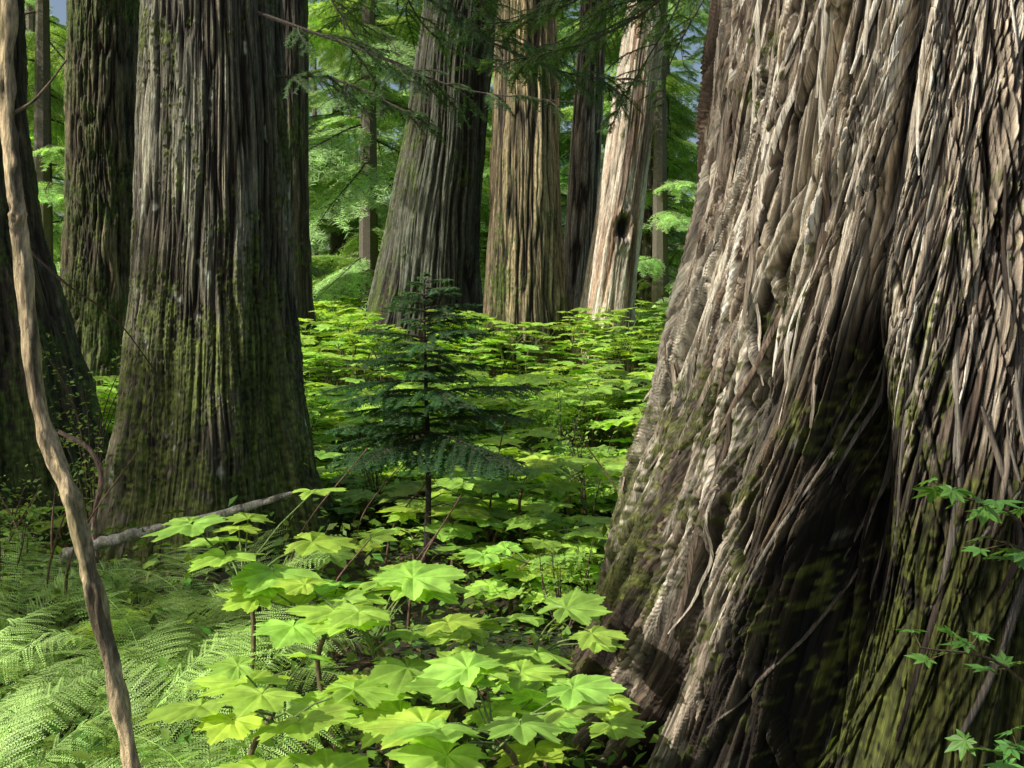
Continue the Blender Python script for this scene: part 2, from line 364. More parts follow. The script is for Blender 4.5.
trunk('western_red_cedar', .20, 17, [(-.5, .9), (0, .76), (1, .64), (3, .56), (6, .45), (16, .3)], leanx=[(0, 0), (6, .02), (16, .1)], nth=280, nz=420, zdense=8, ztop=18, f=10, fz=.6, amp=.04,
      lobes=(5, .07, .1), hi=(.58, .46, .25), moss=.42, seed=65)
trunk('western_red_cedar', 1.05, 19.0, [(-.5, .5), (0, .4), (1, .3), (6, .24), (16, .2)], leanx=[(0, 0), (6, .35), (16, .8)], nth=140, nz=260, zdense=8, ztop=17, f=12, fz=.8, amp=.02,
      hi=(.62, .55, .44), moss=.2, seed=75)
def snag_extra(TH, Zg, Rg, rad, C, H, hn):
    base = np.array([.72, .61, .47])*(1+.25*vnoise(np.cos(TH)*9, np.sin(TH)*9, Zg*.8, 5)+.2*vnoise(np.cos(TH)*25, np.sin(TH)*25, Zg*1.2, 6))[..., None]
    m = sstep(-.3, .2, fbm(np.cos(TH)*2.5, np.sin(TH)*2.5, Zg*.8, 3, 9)+.06)[..., None]
    C = C*(1-m)+base*m
    st = sstep(.1, .5, vnoise(np.cos(TH)*4, np.sin(TH)*4, Zg*.5, 19))[..., None]; C = C*(1-st*.5*np.array([.6, .95, 1.1]))
    kd = np.sqrt(((TH+PI/2-.15)*.35/.10)**2+((Zg-2.35)/.17)**2); kd = kd*(1+.3*vnoise(np.cos(TH)*12, np.sin(TH)*12, Zg*5, 4))
    k = sstep(1.4, .7, kd); rad = rad-.16*k+.035*np.exp(-((kd-1.6)/.4)**2)
    C = C*(1-k[..., None]*.93)*(1-.35*np.exp(-((kd-1.6)/.5)**2))[..., None]
    return rad, C, H
trunk('dead_cedar_snag', 1.30, 17, [(-.5, .70), (0, .54), (1, .43), (3, .37), (6, .31), (8.5, .2), (9, .02)], leanx=[(0, 0), (2.5, .35), (6, .82), (9, 1.25)], nth=220, nz=380, zdense=8, ztop=9, f=10, fz=.5, amp=.022,
      hi=(.5, .4, .29), lo=(.14, .1, .07), moss=-.05, extra=snag_extra, seed=85, lich=.2)
for q, (x, y, r0) in enumerate([(3.0, 24, .35), (-6.3, 17, .4), (-5.4, 21, .42), (-8.2, 22, .4), (6.5, 24, .4), (-10, 30, .5), (8.5, 33, .5)]):
    trunk('western_hemlock_trunk', x, y, [(-.5, r0*1.7), (.5, r0*1.2), (2, r0), (16, r0*.6)], leanx=[(0, 0), (16, float(rng.uniform(-1.4, 1.4)))], nth=80, nz=120, zdense=10, ztop=20, f=10, fz=1, amp=.02,
          hi=(.28, .26, .19), moss=.5, seed=100+q*13)

# ---------------------------------------------------------------- conifer boughs
WOODC = (.075, .055, .04)
def bough(L, ntw, seed, droop, nl, nw, step, twl=.42, wood=.012, colr=(.05, .11, .025), sub=False, sag=.5):
    r = np.random.default_rng(seed); g = Geo()
    s = np.linspace(0, 1, 12)
    ax = np.stack([L*s, .04*L*np.sin(s*5+seed), L*(.06*s-droop*s**2)], -1)
    V, F = tube(ax, wood*(1-.85*s)+.0015, 4); g.add(V, F, WOODC, 1)
    P0 = []; D = []; A = []; TT = []
    def needles(path, z0=0):
        d = np.gradient(path, axis=0); seg = np.linalg.norm(d, axis=1); tl = seg.sum()
        m = max(3, int(tl/step)); u = np.linspace(z0, .99, m)*(len(path)-1); i = u.astype(int); f = (u-i)[:, None]
        i2 = np.minimum(i+1, len(path)-1)
        p = path[i]*(1-f)+path[i2]*f; t = d[i]/(seg[i][:, None]+1e-9)
        sd = np.cross(t, [0, 0, 1.]); sd /= np.linalg.norm(sd, axis=1)[:, None]+1e-9
        for sg in (1, -1):
            dr = sd*sg*.85+t*.55+np.array([0, 0, 1])*r.normal(-.05, .28, (m, 1))+r.normal(0, .12, (m, 3))
            P0.append(p); D.append(dr*(nl*r.uniform(.6, 1.15, (m, 1)))); A.append(t*nw*.5); TT.append(np.full((m, 3), r.uniform(.7, 1.3)))
    needles(ax, .15)
    for k in range(ntw):
        s0 = .1+.88*(k+r.uniform(-.3, .3))/ntw; s0 = min(max(s0, .05), .97)
        b = np.array([np.interp(s0, s, ax[:, c]) for c in range(3)])
        for sg in (1, -1):
            if r.random() < .12: continue
            l = L*twl*(1-s0)**.7*r.uniform(.55, 1.15)*min(1, s0*4+.3)
            an = r.uniform(.75, 1.1)*sg; q = np.linspace(0, 1, 6)[:, None]
            dirv = np.array([math.cos(an), math.sin(an), 0])
            path = b+dirv*l*q+np.array([.25*l, 0, 0])*q**2+np.array([0, 0, -1])*sag*l*q**2*r.uniform(.5, 1.3)
            V, F = tube(path, .003*(1-.7*q[:, 0])*max(1, wood/.01), 3); g.add(V, F, WOODC, 1)
            needles(path)
            if sub:
                for v in np.arange(.2, .95, .16):
                    bb = path[0]*(1-v)+path[-1]*v; bb[2] = np.interp(v, q[:, 0], path[:, 2])
                    for s2 in (1, -1):
                        a2 = an+s2*.8; l2 = l*.38*(1-v*.7)
                        dv = np.array([math.cos(a2), math.sin(a2), -.35])
                        needles(bb+dv*l2*np.linspace(0, 1, 4)[:, None])
    P0 = np.vstack(P0); D = np.vstack(D); A = np.vstack(A); TT = np.vstack(TT); m = len(P0)
    V = np.stack([P0-A, P0+A, P0+D], 1).reshape(-1, 3)
    F = np.arange(m*3).reshape(-1, 3)
    g.add(V, F, np.repeat(np.array(colr)*TT, 3, 0), 0)
    return g.arr()
def merge_rep(g, B, pos, yaw, pitch, roll, scale, tint):
    V, F, C, M = B
    for mi in (0, 1):
        f = F[M == mi]
        if len(f) == 0: continue
        u, inv = np.unique(f, return_inverse=True)
        W, FF, CC = replicate((V[u], inv.reshape(-1, 3), C[u]), pos, yaw, pitch, roll, scale, tint)
        g.add(W, FF, CC, mi)

BB = [bough(2.2, 13, 200+k, .25, .085, .026, .036, .45, .02, colr=(.48, .72, .31), sub=True) for k in range(3)]  # pale needle colour stands in for distance haze
tree_me = []
for v in range(3):
    g = Geo(); r = np.random.default_rng(300+v); H = [15, 18, 12][v]
    V, F = tube(np.stack([np.zeros(20), np.zeros(20), np.linspace(-.3, H, 20)], -1), np.linspace(.2, .02, 20), 8); g.add(V, F, (.14, .12, .09), 1)
    nb = 78
    zz = np.sort(r.uniform(1.0, H, nb)); sc = (1.2*(1-zz/H)**.6+.18)*r.uniform(.5, 1.15, nb)
    for k in range(3):
        sel = np.arange(nb) % 3 == k; n_ = sel.sum()
        merge_rep(g, BB[k], np.stack([0*zz[sel], 0*zz[sel], zz[sel]], -1), r.uniform(0, 2*PI, n_), r.uniform(-.25, .5, n_), r.uniform(-.3, .3, n_), sc[sel], r.uniform(.65, 1.2, (n_, 1))*np.array([1, 1, 1]))
    V, F, C, M = g.arr()
    tree_me.append(add_mesh('hemlock_foliage', V, F, [M_NEED, M_WOOD], col=C, midx=M, smooth=False, me_only=True))
root = bpy.data.objects.new('distant_hemlock_forest', None); scene.collection.objects.link(root)
r = np.random.default_rng(5)
spots = [(-3.0, 23), (-6.4, 27), (3.1, 23), (6.0, 27), (.4, 29), (-9.6, 22.5), (-2.6, 32), (10, 26), (3.4, 31), (-11.8, 27), (-14, 31), (-8.8, 30), (-1.0, 27), (1.9, 26), (-4.9, 31), (4.6, 36)]
while len(spots) < 82:
    y = 38+r.random()**1.2*70; x = r.uniform(-1, 1)*(.62*y+6)
    if all((x-a)**2+(y-b)**2 > 22 for a, b in spots): spots.append((x, y))
for k, (x, y) in enumerate(spots):
    ob = add_obj('hemlock_%03d' % k, tree_me[k % 3], root)
    ob.location = (x, y, float(ground(x, y))-.2 - (.6 if k < 9 else 0)); s = r.uniform(.95, 1.35); ob.scale = (s, s, s); ob.rotation_euler = (0, 0, r.uniform(0, 6.28))

# ---------------------------------------------------------------- unseen boughs added overhead to block sun and shape the dapples
SUN = np.array([-.74, -.30, .63]); SUN /= np.linalg.norm(SUN)
lit = [(.45, 3.9, -.15, .3), (.75, 4.2, 0., .3), (.80, 4.2, .5, .3), (.85, 4.2, 1.0, .35), (1.0, 4.1, 1.6, .35), (1.05, 4.1, 2.4, .4), (1.0, 3.95, 2.2, .4), (1.2, 3.75, 1.8, .4), (.95, 3.95, 2.7, .35), (1.35, 3.65, 2.4, .35), (.9, 3.9, 1.3, .3), (1.55, 3.8, 2.7, .4), (2.2, 3.8, 2.9, .2),
       (-1.3, 3.1, .4, .9), (-1.7, 3.8, .4, .7), (-.9, 3.9, .5, .4), (-.3, 3.5, .6, .6), (-.1, 3.0, .4, .5), (.15, 6.8, .4, .7), (.6, 8.5, .6, .5), (-.6, 8.8, .5, .4), (-1.2, 12, .8, .9), (1, 12, .8, .8),
       (-2.4, 14, .9, 1.0), (.1, 16.5, 2, .7), (.1, 16.5, 5, .8), (1.5, 16.7, 3, 1.), (-1.8, 6.5, 3.2, .4), (-1.7, 6.5, 2.4, .2), (-1.55, 6.6, 2.8, .3), (-.2, 5.2, .3, .2), (-2.2, 3.0, .9, .4), (-1.1, 2.5, 1.9, .3), (-1.5, 17.3, 5, .2), (0, 14, .8, .9), (-2.6, 18, 1, 1.2)]
shade = [(-2.1, 6.3, .8), (-2.2, 6.4, 1.5), (-1.9, 6.4, 1.2), (-1.6, 6.4, .6), (-3.6, 7.3, 1.2), (-3.8, 7.3, 2.2), (-3.5, 7.2, .3), (-3.9, 10.6, 2.5), (-4, 10.6, 4), (1.7, 3.5, .5), (1.5, 3.5, .9), (1.3, 3.55, .3), (2.1, 3.6, .9), (2.4, 3.9, 1.6), (2.0, 3.6, .2), (2.5, 4, 2.2),
         (-1.6, 17.2, 1.5), (-1.5, 17.2, 3), (-.47, 6.1, 1.1), (-.6, 5.6, .3), (.3, 4.6, .2), (-2.2, 4.9, .3), (-.3, 4.6, .2), (-1.4, 5.2, .2)]
cb = bough(1.7, 12, 401, .18, .06, .024, .03, .45, .016, colr=(.10, .18, .05), sub=True)
V, F, C, M = cb; shade_bough_me = add_mesh('shade_bough', V, F, [M_NEED, M_WOOD], col=C, midx=M, smooth=False, me_only=True)
root = bpy.data.objects.new('overhead_shade_boughs', None); scene.collection.objects.link(root)
r = np.random.default_rng(17); cnt = 0
cands = []
for k in range(240):
    hgt = r.uniform(8.5, 14); cands.append((np.array([r.uniform(-7, 5), r.uniform(0, 19), 1.0])+SUN*(hgt/SUN[2]), .95, 1.7))
for k in range(210):
    hgt = r.uniform(8, 11); cands.append((np.array([r.uniform(-5, 4), r.uniform(4.5, 17), .6])+SUN*(hgt/SUN[2]), .2, 1.0))
for s_ in shade:
    for q in range(3):
        hgt = r.uniform(8.5, 12); cands.append((np.array(s_)+r.normal(0, .25, 3)+SUN*(hgt/SUN[2]), .35, 1.1))
for (p, mg, L0) in cands:
    ok = True
    for (a, b, c, rr) in lit:
        d = np.array([a, b, c])-p; d = d-SUN*np.dot(d, SUN)
        if np.linalg.norm(d) < rr+mg: ok = False; break
    if not ok or p[2] < 7.5: continue
    ob = add_obj('bough_%03d' % cnt, shade_bough_me, root); cnt += 1
    yw = r.uniform(0, 6.28); s = r.uniform(.8, 1.2)*L0/1.7
    ob.location = (p[0]-.8*s*math.cos(yw), p[1]-.8*s*math.sin(yw), p[2]); ob.rotation_euler = (r.uniform(-.3, .3), r.uniform(-.2, .3), yw); ob.scale = (s, s, s)

# ---------------------------------------------------------------- overhanging boughs near camera
def long_branch(g, pts, seed, nl=.018, nw=.005, ntw=16, twl=.4, rad=.012, col=(.07, .15, .045), keep=.8):
    r = np.random.default_rng(seed); P = spline(pts, 40); V, F = tube(P, np.linspace(rad, .002, 40), 5, .3, seed); g.add(V, F, (.10, .08, .06), 1)
    L = np.linalg.norm(np.diff(P, axis=0), axis=1).sum()
    for k in range(ntw):
        u = .12+.88*(k+r.uniform(0, 1))/ntw; u = min(u, .99); i = int(u*39); b = P[i]; t = P[min(i+1, 39)]-P[max(i-1, 0)]
        if r.random() > keep: continue
        l = L*twl*(1.05-u)**.6*r.uniform(.4, 1.)
        B = bough(max(l, .15), max(5, int(l*16)), seed*50+k, .28, nl, nw, .009, .35, .004, colr=col, sub=False, sag=.7)
        yaw = math.atan2(t[1], t[0])+(1 if k % 2 else -1)*r.uniform(.4, 1.0)
        merge_rep(g, B, b[None], np.array([yaw]), np.array([r.uniform(-.1, .6)]), np.array([r.uniform(-.3, .3)]), np.array([1.]), np.array([[1, 1, 1]])*r.uniform(.7, 1.4))
ov = [[(-1.55, 6.7, 3.35), (-.9, 6.6, 3.1), (-.3, 6.5, 2.85), (.35, 6.4, 2.75)],
      [(-1.5, 6.9, 3.0), (-1.1, 6.7, 2.95), (-.7, 6.5, 2.75), (-.45, 6.4, 2.6)],
      [(-1.2, 7.3, 4.2), (-.4, 7.4, 3.5), (.3, 7.4, 3.15), (.9, 7.3, 3.05)],
      [(1.2, 6.2, 3.7), (.8, 6.4, 3.3), (.3, 6.6, 3.1), (-.3, 6.8, 3.05)],
      [(1.3, 8.2, 4.5), (.9, 8.4, 4.0), (.4, 8.6, 3.6), (0, 8.6, 3.35)],
      [(1.5, 9, 4.4), (1.3, 9, 3.9), (1.0, 9.1, 3.4), (.8, 9.2, 3.0)],
      [(-1.0, 9, 5.0), (-.9, 9.2, 4.2), (-.6, 9.4, 3.8), (-.1, 9.5, 3.6)],
      [(-1.8, 9.5, 4.6), (-1.5, 9.6, 4.1), (-1.2, 9.6, 3.7), (-.7, 9.5, 3.4)],
      [(1.8, 10, 4.9), (1.3, 10, 4.4), (.7, 10.1, 4.1), (.2, 10.2, 3.9)],
      [(1.0, 7, 4.2), (.5, 7.1, 3.6), (.1, 7.2, 3.45), (-.4, 7.2, 3.3)],
      [(-.2, 8, 4.6), (-.3, 8, 4.0), (-.1, 8, 3.6), (.3, 8, 3.4)],
      [(1.9, 9.5, 4.6), (1.6, 9.5, 4.1), (1.35, 9.5, 3.6), (1.3, 9.5, 3.2)],
      [(.9, 8.8, 4.6), (.6, 8.8, 4.2), (.2, 8.9, 3.95), (-.3, 8.9, 3.8)],
      [(-1.5, 11, 5.2), (-1.7, 11, 4.6), (-1.6, 11, 4.1), (-1.3, 11, 3.7)],
      [(.2, 10, 5.0), (.0, 10, 4.5), (-.3, 10, 4.2), (-.7, 10, 4.0)],
      [(-1.2, 12, 5.6), (-1.5, 12, 5.0), (-1.8, 12, 4.7), (-2.2, 12, 4.5)],
      [(2.2, 11, 5.2), (1.9, 11, 4.7), (1.7, 11, 4.2), (1.75, 11, 3.8)]]
for k, p in enumerate(ov):
    g = Geo(); long_branch(g, p, 60+k, nl=.026, nw=.008, ntw=18, twl=.45, keep=.92, col=(.12, .24, .07) if k > 3 else (.08, .17, .055)); g.build('overhanging_hemlock_branch', [M_NEED, M_WOOD], smooth=False)

# ---------------------------------------------------------------- hemlock sapling
g = Geo(); r = np.random.default_rng(8); sx, sy = -.475, 6.1; sz = float(ground(sx, sy))
zt = np.linspace(-.05, 1.72, 30)
P = np.stack([sx+.012*np.sin(zt*3), sy+.01*np.cos(zt*4), sz+zt], -1); V, F = tube(P, np.linspace(.024, .003, 30), 7, .2); g.add(V, F, (.035, .027, .02), 1)
for k in range(58):
    u = k/57; z = .66+1.04*u; L = (.72*(1-u)**.7+.08)*r.uniform(.55, 1.15)
    B = bough(L, max(7, int(L*38)), 900+k, .16, .024, .008, .0052, .42, .005, colr=(.075, .18, .065), sag=.4)
    merge_rep(g, B, np.array([[sx, sy, sz+z]]), np.array([k*2.4+r.uniform(-.4, .4)]), np.array([-.2+.26*(1-u)*r.uniform(.2, 1.4)]), np.array([0.]), np.array([1.]), np.array([[1, 1, 1]])*r.uniform(.75, 1.5))
for k in range(14):
    z = r.uniform(.15, .7); a = r.uniform(0, 6.28); l = r.uniform(.1, .35)
    V, F = tube([[sx, sy, sz+z], [sx+math.cos(a)*l*.5, sy+math.sin(a)*l*.5, sz+z+.03], [sx+math.cos(a)*l, sy+math.sin(a)*l, sz+z]], [.004, .003, .001], 4); g.add(V, F, (.08, .06, .05), 1)
g.build('hemlock_sapling', [M_NEED, M_WOOD], smooth=False)

# ---------------------------------------------------------------- devil's club
def leaf_proto(per, rings, seed=0, L7=(.66, .86, .95, 1., .95, .86, .66), depth=.32):
    r = np.random.default_rng(seed)
    la = np.radians([-132, -88, -44, 0, 44, 88, 132]); A = []; Rr = []; DX = []
    for k in range(7):
        half = math.radians(22)
        for q in range(per):
            o = -half+2*half*q/per; A.append(la[k]+o); e = abs(o)/half
            rr = L7[k]*(1-depth*e**.7)
            if per > 6 and q % 2 == 0 and e > .1: rr *= 1.07
            Rr.append(rr*(1+r.normal(0, .025))); DX.append(e)
    A = [math.radians(-168)]+A+[math.radians(154), math.radians(168)]; Rr = [.34]+Rr+[L7[0]*.7, .34]; DX = [1]+DX+[1, 1]
    A = np.array(A); Rr = np.array(Rr); DX = np.array(DX); m = len(A)
    V = [[0, 0, 0]]; C = [[1.25, 1.2, 1.3]]
    ph = r.uniform(0, 6.28, 3)
    for q in np.linspace(0, 1, rings+1)[1:]:
        rad = Rr*(q if q == 1 else q*(1-.12*(1-q)))
        z = .075*DX*np.sin(q*PI*.7)-.05*q*q+.05*np.sin(A*2+ph[0])*q*q+.03*np.sin(A*5+ph[1])*q*q+.015*np.sin(A*9+ph[2])*q*q
        V += np.stack([rad*np.cos(A), rad*np.sin(A), z], -1).tolist()
        v = np.where(DX < .08, 1.3, .98-.08*np.cos(DX*PI)); C += np.stack([v, v, v], -1).tolist()
    F = [[0, 1+j, 2+j] for j in range(m-1)]
    for q in range(rings-1):
        for j in range(m-1):
            a = 1+q*m+j; b = a+m; F += [[a, b, b+1], [a, b+1, a+1]]
    return np.array(V), np.array(F), np.array(C)
HI = [leaf_proto(12, 4, k, depth=.29+.04*(k % 3)) for k in range(6)]; LO = [leaf_proto(4, 2, 10+k) for k in range(3)]
LG = (.44, .69, .11)
def blocked(x, y, m=0):
    for (a, b, rr) in [(1.8, 4.65, 1.55), (-1.9, 7, .8), (-4.06, 11, .6), (-4.02, 8, 1.2), (-1.52, 18, 1.), (.2, 17, .7), (1.42, 17, .45), (sx, sy, .1)]:
        if (x-a)**2+(y-b)**2 < (rr+m)**2: return True
    return False
class Leaves:
    def __init__(s): s.p=[]; s.st=Geo()
    def plant(s, x, y, h, nl, size, r, spread=1., lean=0., z=None):
        zg = float(ground(x, y)) if z is None else z; tp = np.array([x+lean+r.normal(0, .04), y+r.normal(0, .04), zg+h*.72])
        pth = spline([[x, y, float(ground(x, y))-.05], [x+r.normal(0, .05)+lean*.3, y+r.normal(0, .05), zg+h*.4], tp], 8)
        V, F = tube(pth, np.linspace(.012, .008, 8), 5, .3); s.st.add(V, F, (.2, .145, .08))
        a0 = r.uniform(0, 6.28)
        for k in range(nl):
            a = a0+k*2.4+r.normal(0, .2); rise = r.uniform(.05, .36)*h; pl = size*r.uniform(.55, 1.35)*spread
            b = tp+np.array([0, 0, -r.uniform(0, .12)*h]); e = b+np.array([math.cos(a)*pl, math.sin(a)*pl, rise])
            V, F = tube(np.array([b, (b+e)/2+[0, 0, .02], e]), [.0042, .0035, .003], 4); s.st.add(V, F, (.2, .28, .08))
            s.p.append((e[0], e[1], e[2], a+r.normal(0, .25), r.normal(.0, .09), r.normal(0, .10), size*r.uniform(.6, 1.15)))
    def build(s, name, protos, base=LG, seed=0, mat=None, var=.2):
        r = np.random.default_rng(seed); P = np.array(s.p); g = Geo(); n = len(P)
        pick = r.integers(0, len(protos), n)
        for k, pr in enumerate(protos):
            q = P[pick == k]; m = len(q)
            if not m: continue
            v = r.normal(1, var, (m, 1)).clip(.45, 1.2); hue = r.normal(0, .09, m)
            tint = np.array(base)*v*np.stack([1+hue, np.ones(m), 1-hue], -1)
            W_, F, C = replicate(pr, q[:, :3], q[:, 3], q[:, 4], q[:, 5], q[:, 6], tint); g.add(W_, F, C)
        V, F, C, M = g.arr()
        ob = add_mesh(name, V, F, mat or M_LEAF, col=C)
        s.st.build('stems', M_WOOD, parent=ob)
        return ob
r = np.random.default_rng(12)
for (x, y, h, nl, sz_) in [(-1.02, 4.15, .80, 9, .185), (-.42, 3.75, .64, 13, .185), (-.04, 3.15, .50, 11, .165), (-.50, 2.85, .36, 9, .15), (.02, 2.6, .30, 8, .14), (.06, 4.0, .44, 9, .175), (-.78, 3.35, .48, 10, .17), (-.25, 2.65, .26, 8, .14), (-.62, 4.0, .56, 9, .18), (-.2, 3.5, .46, 9, .17), (.16, 3.4, .36, 8, .155), (-.75, 2.75, .32, 8, .14),
                           (.1, 6.7, .62, 8, .23), (.35, 7.2, .62, 8, .23), (-.05, 7.6, .66, 8, .22), (.0, 5.6, .4, 7, .2), (.3, 5.9, .45, 8, .2)]:
    L_ = Leaves(); L_.plant(x, y, h, nl, sz_, r, 1.25, z=0.0 if y < 4.3 else None); L_.build('devils_club_plant', HI, seed=int(x*100)+500, var=.18)
Ls = Leaves(); Lh = Leaves(); r = np.random.default_rng(14); c = 0
while c < 2500:
    y = 4.6+19.5*r.random()**.75; x = r.uniform(-1, 1)*(.5*y+1.0)
    if blocked(x, y, .12): continue
    if y < 7 and x < -.9: continue
    if y < 6.0 and abs(x+.078*y) < .34: continue
    dens = .6+.6*float(vnoise(np.array(x*.6), np.array(y*.6), np.array(0.), 4))
    c += 1
    if r.random() > dens+.3: continue
    hh = r.uniform(.2, .42) if y < 9 else (r.uniform(.35, .75) if y < 13 else r.uniform(.55, 1.2))
    (Lh if y < 8 else Ls).plant(x, y, hh, int(r.integers(5, 10)), r.uniform(.14, .24), r)
Lh.build('devils_club_thicket', HI, seed=3, var=.25); Ls.build('devils_club_thicket', LO, seed=4, var=.25)

# ---------------------------------------------------------------- ground cover: small leaves
r = np.random.default_rng(40); N_ = 55000
y = 2.2+20*r.random(N_)**1.2; x = r.uniform(-1, 1, N_)*(.52*y+1)
lfV = np.array([[0, 0, 0], [.45, .28, .06], [1, 0, -.1], [.45, -.28, .06], [.5, 0, 0]]); lfF = np.array([[0, 4, 1], [4, 2, 1], [0, 3, 4], [4, 3, 2]])
tint = np.array([.15, .30, .05])*r.uniform(.4, 1.6, (N_, 1))*np.stack([r.uniform(.8, 1.4, N_), np.ones(N_), np.ones(N_)], -1)
zz = ground(x, y)+np.abs(r.normal(0, .13, N_))*np.where(y > 5, 1.3, .8)
W_, F, C = replicate((lfV, lfF, np.ones((5, 3))), np.stack([x, y, zz], -1), r.uniform(0, 6.28, N_), r.normal(0, .4, N_), r.normal(0, .4, N_), r.uniform(.03, .085, N_), tint)
add_mesh('ground_cover_foliage', W_, F, M_FERN, col=C)
N_ = 25000; y = 1.5+14*r.random(N_); x = r.uniform(-1, 1, N_)*(.52*y+1)
tint = np.array([.11, .065, .03])*r.uniform(.4, 2, (N_, 1))
W_, F, C = replicate((lfV, lfF, np.ones((5, 3))), np.stack([x, y, ground(x, y)+.015], -1), r.uniform(0, 6.28, N_), r.normal(0, .3, N_), r.normal(0, .3, N_), r.uniform(.02, .06, N_), tint)
add_mesh('leaf_litter', W_, F, M_WOOD, col=C)

# ---------------------------------------------------------------- ferns
def frond(L, seed, g, yaw, origin, up0, tint):
    r = np.random.default_rng(seed); n = 26; s = np.linspace(0, 1, n)
    ang = up0-(up0+.35)*s**.8; dx = np.cos(ang); dz = np.sin(ang)
    ax = np.stack([np.cumsum(dx), 0*s, np.cumsum(dz)], -1)*L/n
    ax[:, 1] = .05*L*np.sin(s*2+seed)
    V, F = tube(ax, np.linspace(.003, .0008, n), 3); Vs = [V]; Fs = [F]; nv = len(V); Cs = [np.tile([.9, .9, .9], (len(V), 1))]
    for i in range(4, n):
        t_ = ax[i]-ax[i-1]; t_ /= np.linalg.norm(t_)
        u = (i-4)/(n-4); pl = L*.25*math.sin(PI*min(1, (u*.8+.2)))**.8*(1-.35*u)+.006
        for sg in (1, -1):
            d = np.array([0, sg, 0])*.93+t_*.38+np.array([0, 0, -.12+r.normal(0, .14)]); d = d+r.normal(0, .05, 3); d /= np.linalg.norm(d)
            pl_ = pl*r.uniform(.85, 1.1)
            m = max(3, int(pl_/.011)); q = (np.arange(m)+.5)/m
            base = ax[i]+d*(pl_*q)[:, None]+np.array([0, 0, -1])*(.2*pl_*q**2)[:, None]
            w = .016*(1-q)**.6*(pl_/(L*.25))+.003
            side = t_-d*np.dot(t_, d); side /= np.linalg.norm(side)
            for s2 in (1, -1):
                tip = base+side*s2*w[:, None]+d*(w*.45)[:, None]; h = d*.0042
                Vq = np.stack([base-h, base+side*s2*(w*.5)[:, None]-h*.6+d*(w*.2)[:, None], tip, base+side*s2*(w*.5)[:, None]+h*1.3+d*(w*.25)[:, None]], 1).reshape(-1, 3)
                k = np.arange(m)*4+nv; Fq = np.concatenate([np.stack([k, k+1, k+2], -1), np.stack([k, k+2, k+3], -1)])
                Vs.append(Vq); Fs.append(Fq); nv += len(Vq); Cs.append(np.full((len(Vq), 3), r.uniform(.7, 1.3)))
    V = np.vstack(Vs); F = np.vstack(Fs); C = np.vstack(Cs)
    W_, F, C = replicate((V, F, C), origin[None], np.array([yaw]), np.array([0.]), np.array([r.normal(0, .3)]), np.array([1.]), tint[None])
    g.add(W_, F, C)
fern_me = []
for v in range(5):
    g = Geo(); r = np.random.default_rng(700+v); nf = 7
    for k in range(nf):
        frond(r.uniform(.5, .85), 720+v*20+k, g, k*2*PI/nf+r.uniform(-.3, .3), np.array([0, 0, 0.]), r.uniform(.8, 1.4), np.array([.54, .80, .24])*r.uniform(.55, 1.15))
    V, F, C, M = g.arr(); fern_me.append(add_mesh('fern', V, F, M_FERN, col=C, smooth=False, me_only=True))
root = bpy.data.objects.new('lady_fern_patch', None); scene.collection.objects.link(root)
r = np.random.default_rng(44); k = 0
pts = []
tries = 0
while k < 56 and tries < 6000:
    tries += 1
    y = r.uniform(2.3, 5.6); x = r.uniform(-3.2, -.2)
    if blocked(x, y, .1): continue
    if x > -.75-.12*(y-2.5): continue
    if x < -.5*y-.8 or any((x-a)**2+(y-b)**2 < .09 for a, b in pts): continue
    pts.append((x, y))
    ob = add_obj('fern_%02d' % k, fern_me[k % 5], root); k += 1
    s = r.uniform(.65, 1.05); ob.location = (x, y, float(ground(x, y))); ob.scale = (s, s, s*.9); ob.rotation_euler = (r.normal(0, .2), r.normal(0, .2), r.uniform(0, 6.28))
for q in range(22):
    y = r.uniform(7, 15); x = r.uniform(-.5, .5)*y
    if blocked(x, y, .1): continue
    ob = add_obj('fern_b%02d' % q, fern_me[q % 4], root); s = r.uniform(.6, .9); ob.location = (x, y, float(ground(x, y))); ob.scale = (s, s, s); ob.rotation_euler = (0, 0, r.uniform(0, 6.28))

# ---------------------------------------------------------------- dead leaning stem, fallen branches
def stick(name, pts, r0, r1, col, n=80, sides=12, rough=.45, seed=0, moss=0., rz=.35):
    g = Geo(); V, F = tube(spline(pts, n), np.linspace(r0, r1, n), sides, rough, seed, rz)
    C = np.array(col)*(1+.45*vnoise(V[:, 0]*60, V[:, 1]*60, V[:, 2]*14, seed)+.3*vnoise(V[:, 0]*200, V[:, 1]*200, V[:, 2]*40, seed))[:, None]
    if moss:
        m = sstep(.05, .35, fbm(V[:, 0]*30, V[:, 1]*30, V[:, 2]*9, 3, seed+5))[:, None]*moss
        C = C*(1-m)+np.array([.16, .16, .05])*m
        b = sstep(.2, .4, vnoise(V[:, 0]*40, V[:, 1]*40, V[:, 2]*7, seed+9))[:, None]*.7; C = C*(1-b)
    g.add(V, F, C); return g.build(name, M_WOOD)
stick('leaning_dead_stem', [(-.62, 2.35, -.05), (-.80, 2.45, .38), (-.86, 2.5, .54), (-.94, 2.5, .90), (-1.0, 2.5, 1.14), (-1.075, 2.5, 1.36), (-1.115, 2.5, 1.72), (-1.13, 2.5, 1.85), (-1.15, 2.5, 2.08), (-1.145, 2.5, 2.45), (-1.19, 2.5, 3.0)], .019, .016, (.58, .45, .26), 500, 22, .42, 4, .55, .09)
stick('dead_twig', [(-1.14, 2.5, 2.02), (-1.08, 2.5, 2.06), (-1.02, 2.52, 2.15)], .005, .002, (.3, .22, .14), 20, 6, .3, 3)
stick('fallen_branch', [(-2.35, 5.75, .25), (-2.15, 5.75, .33), (-1.8, 5.77, .41), (-1.5, 5.8, .48), (-1.17, 5.85, .57)], .032, .014, (.42, .40, .33), 160, 12, .5, 6, .5, .12)
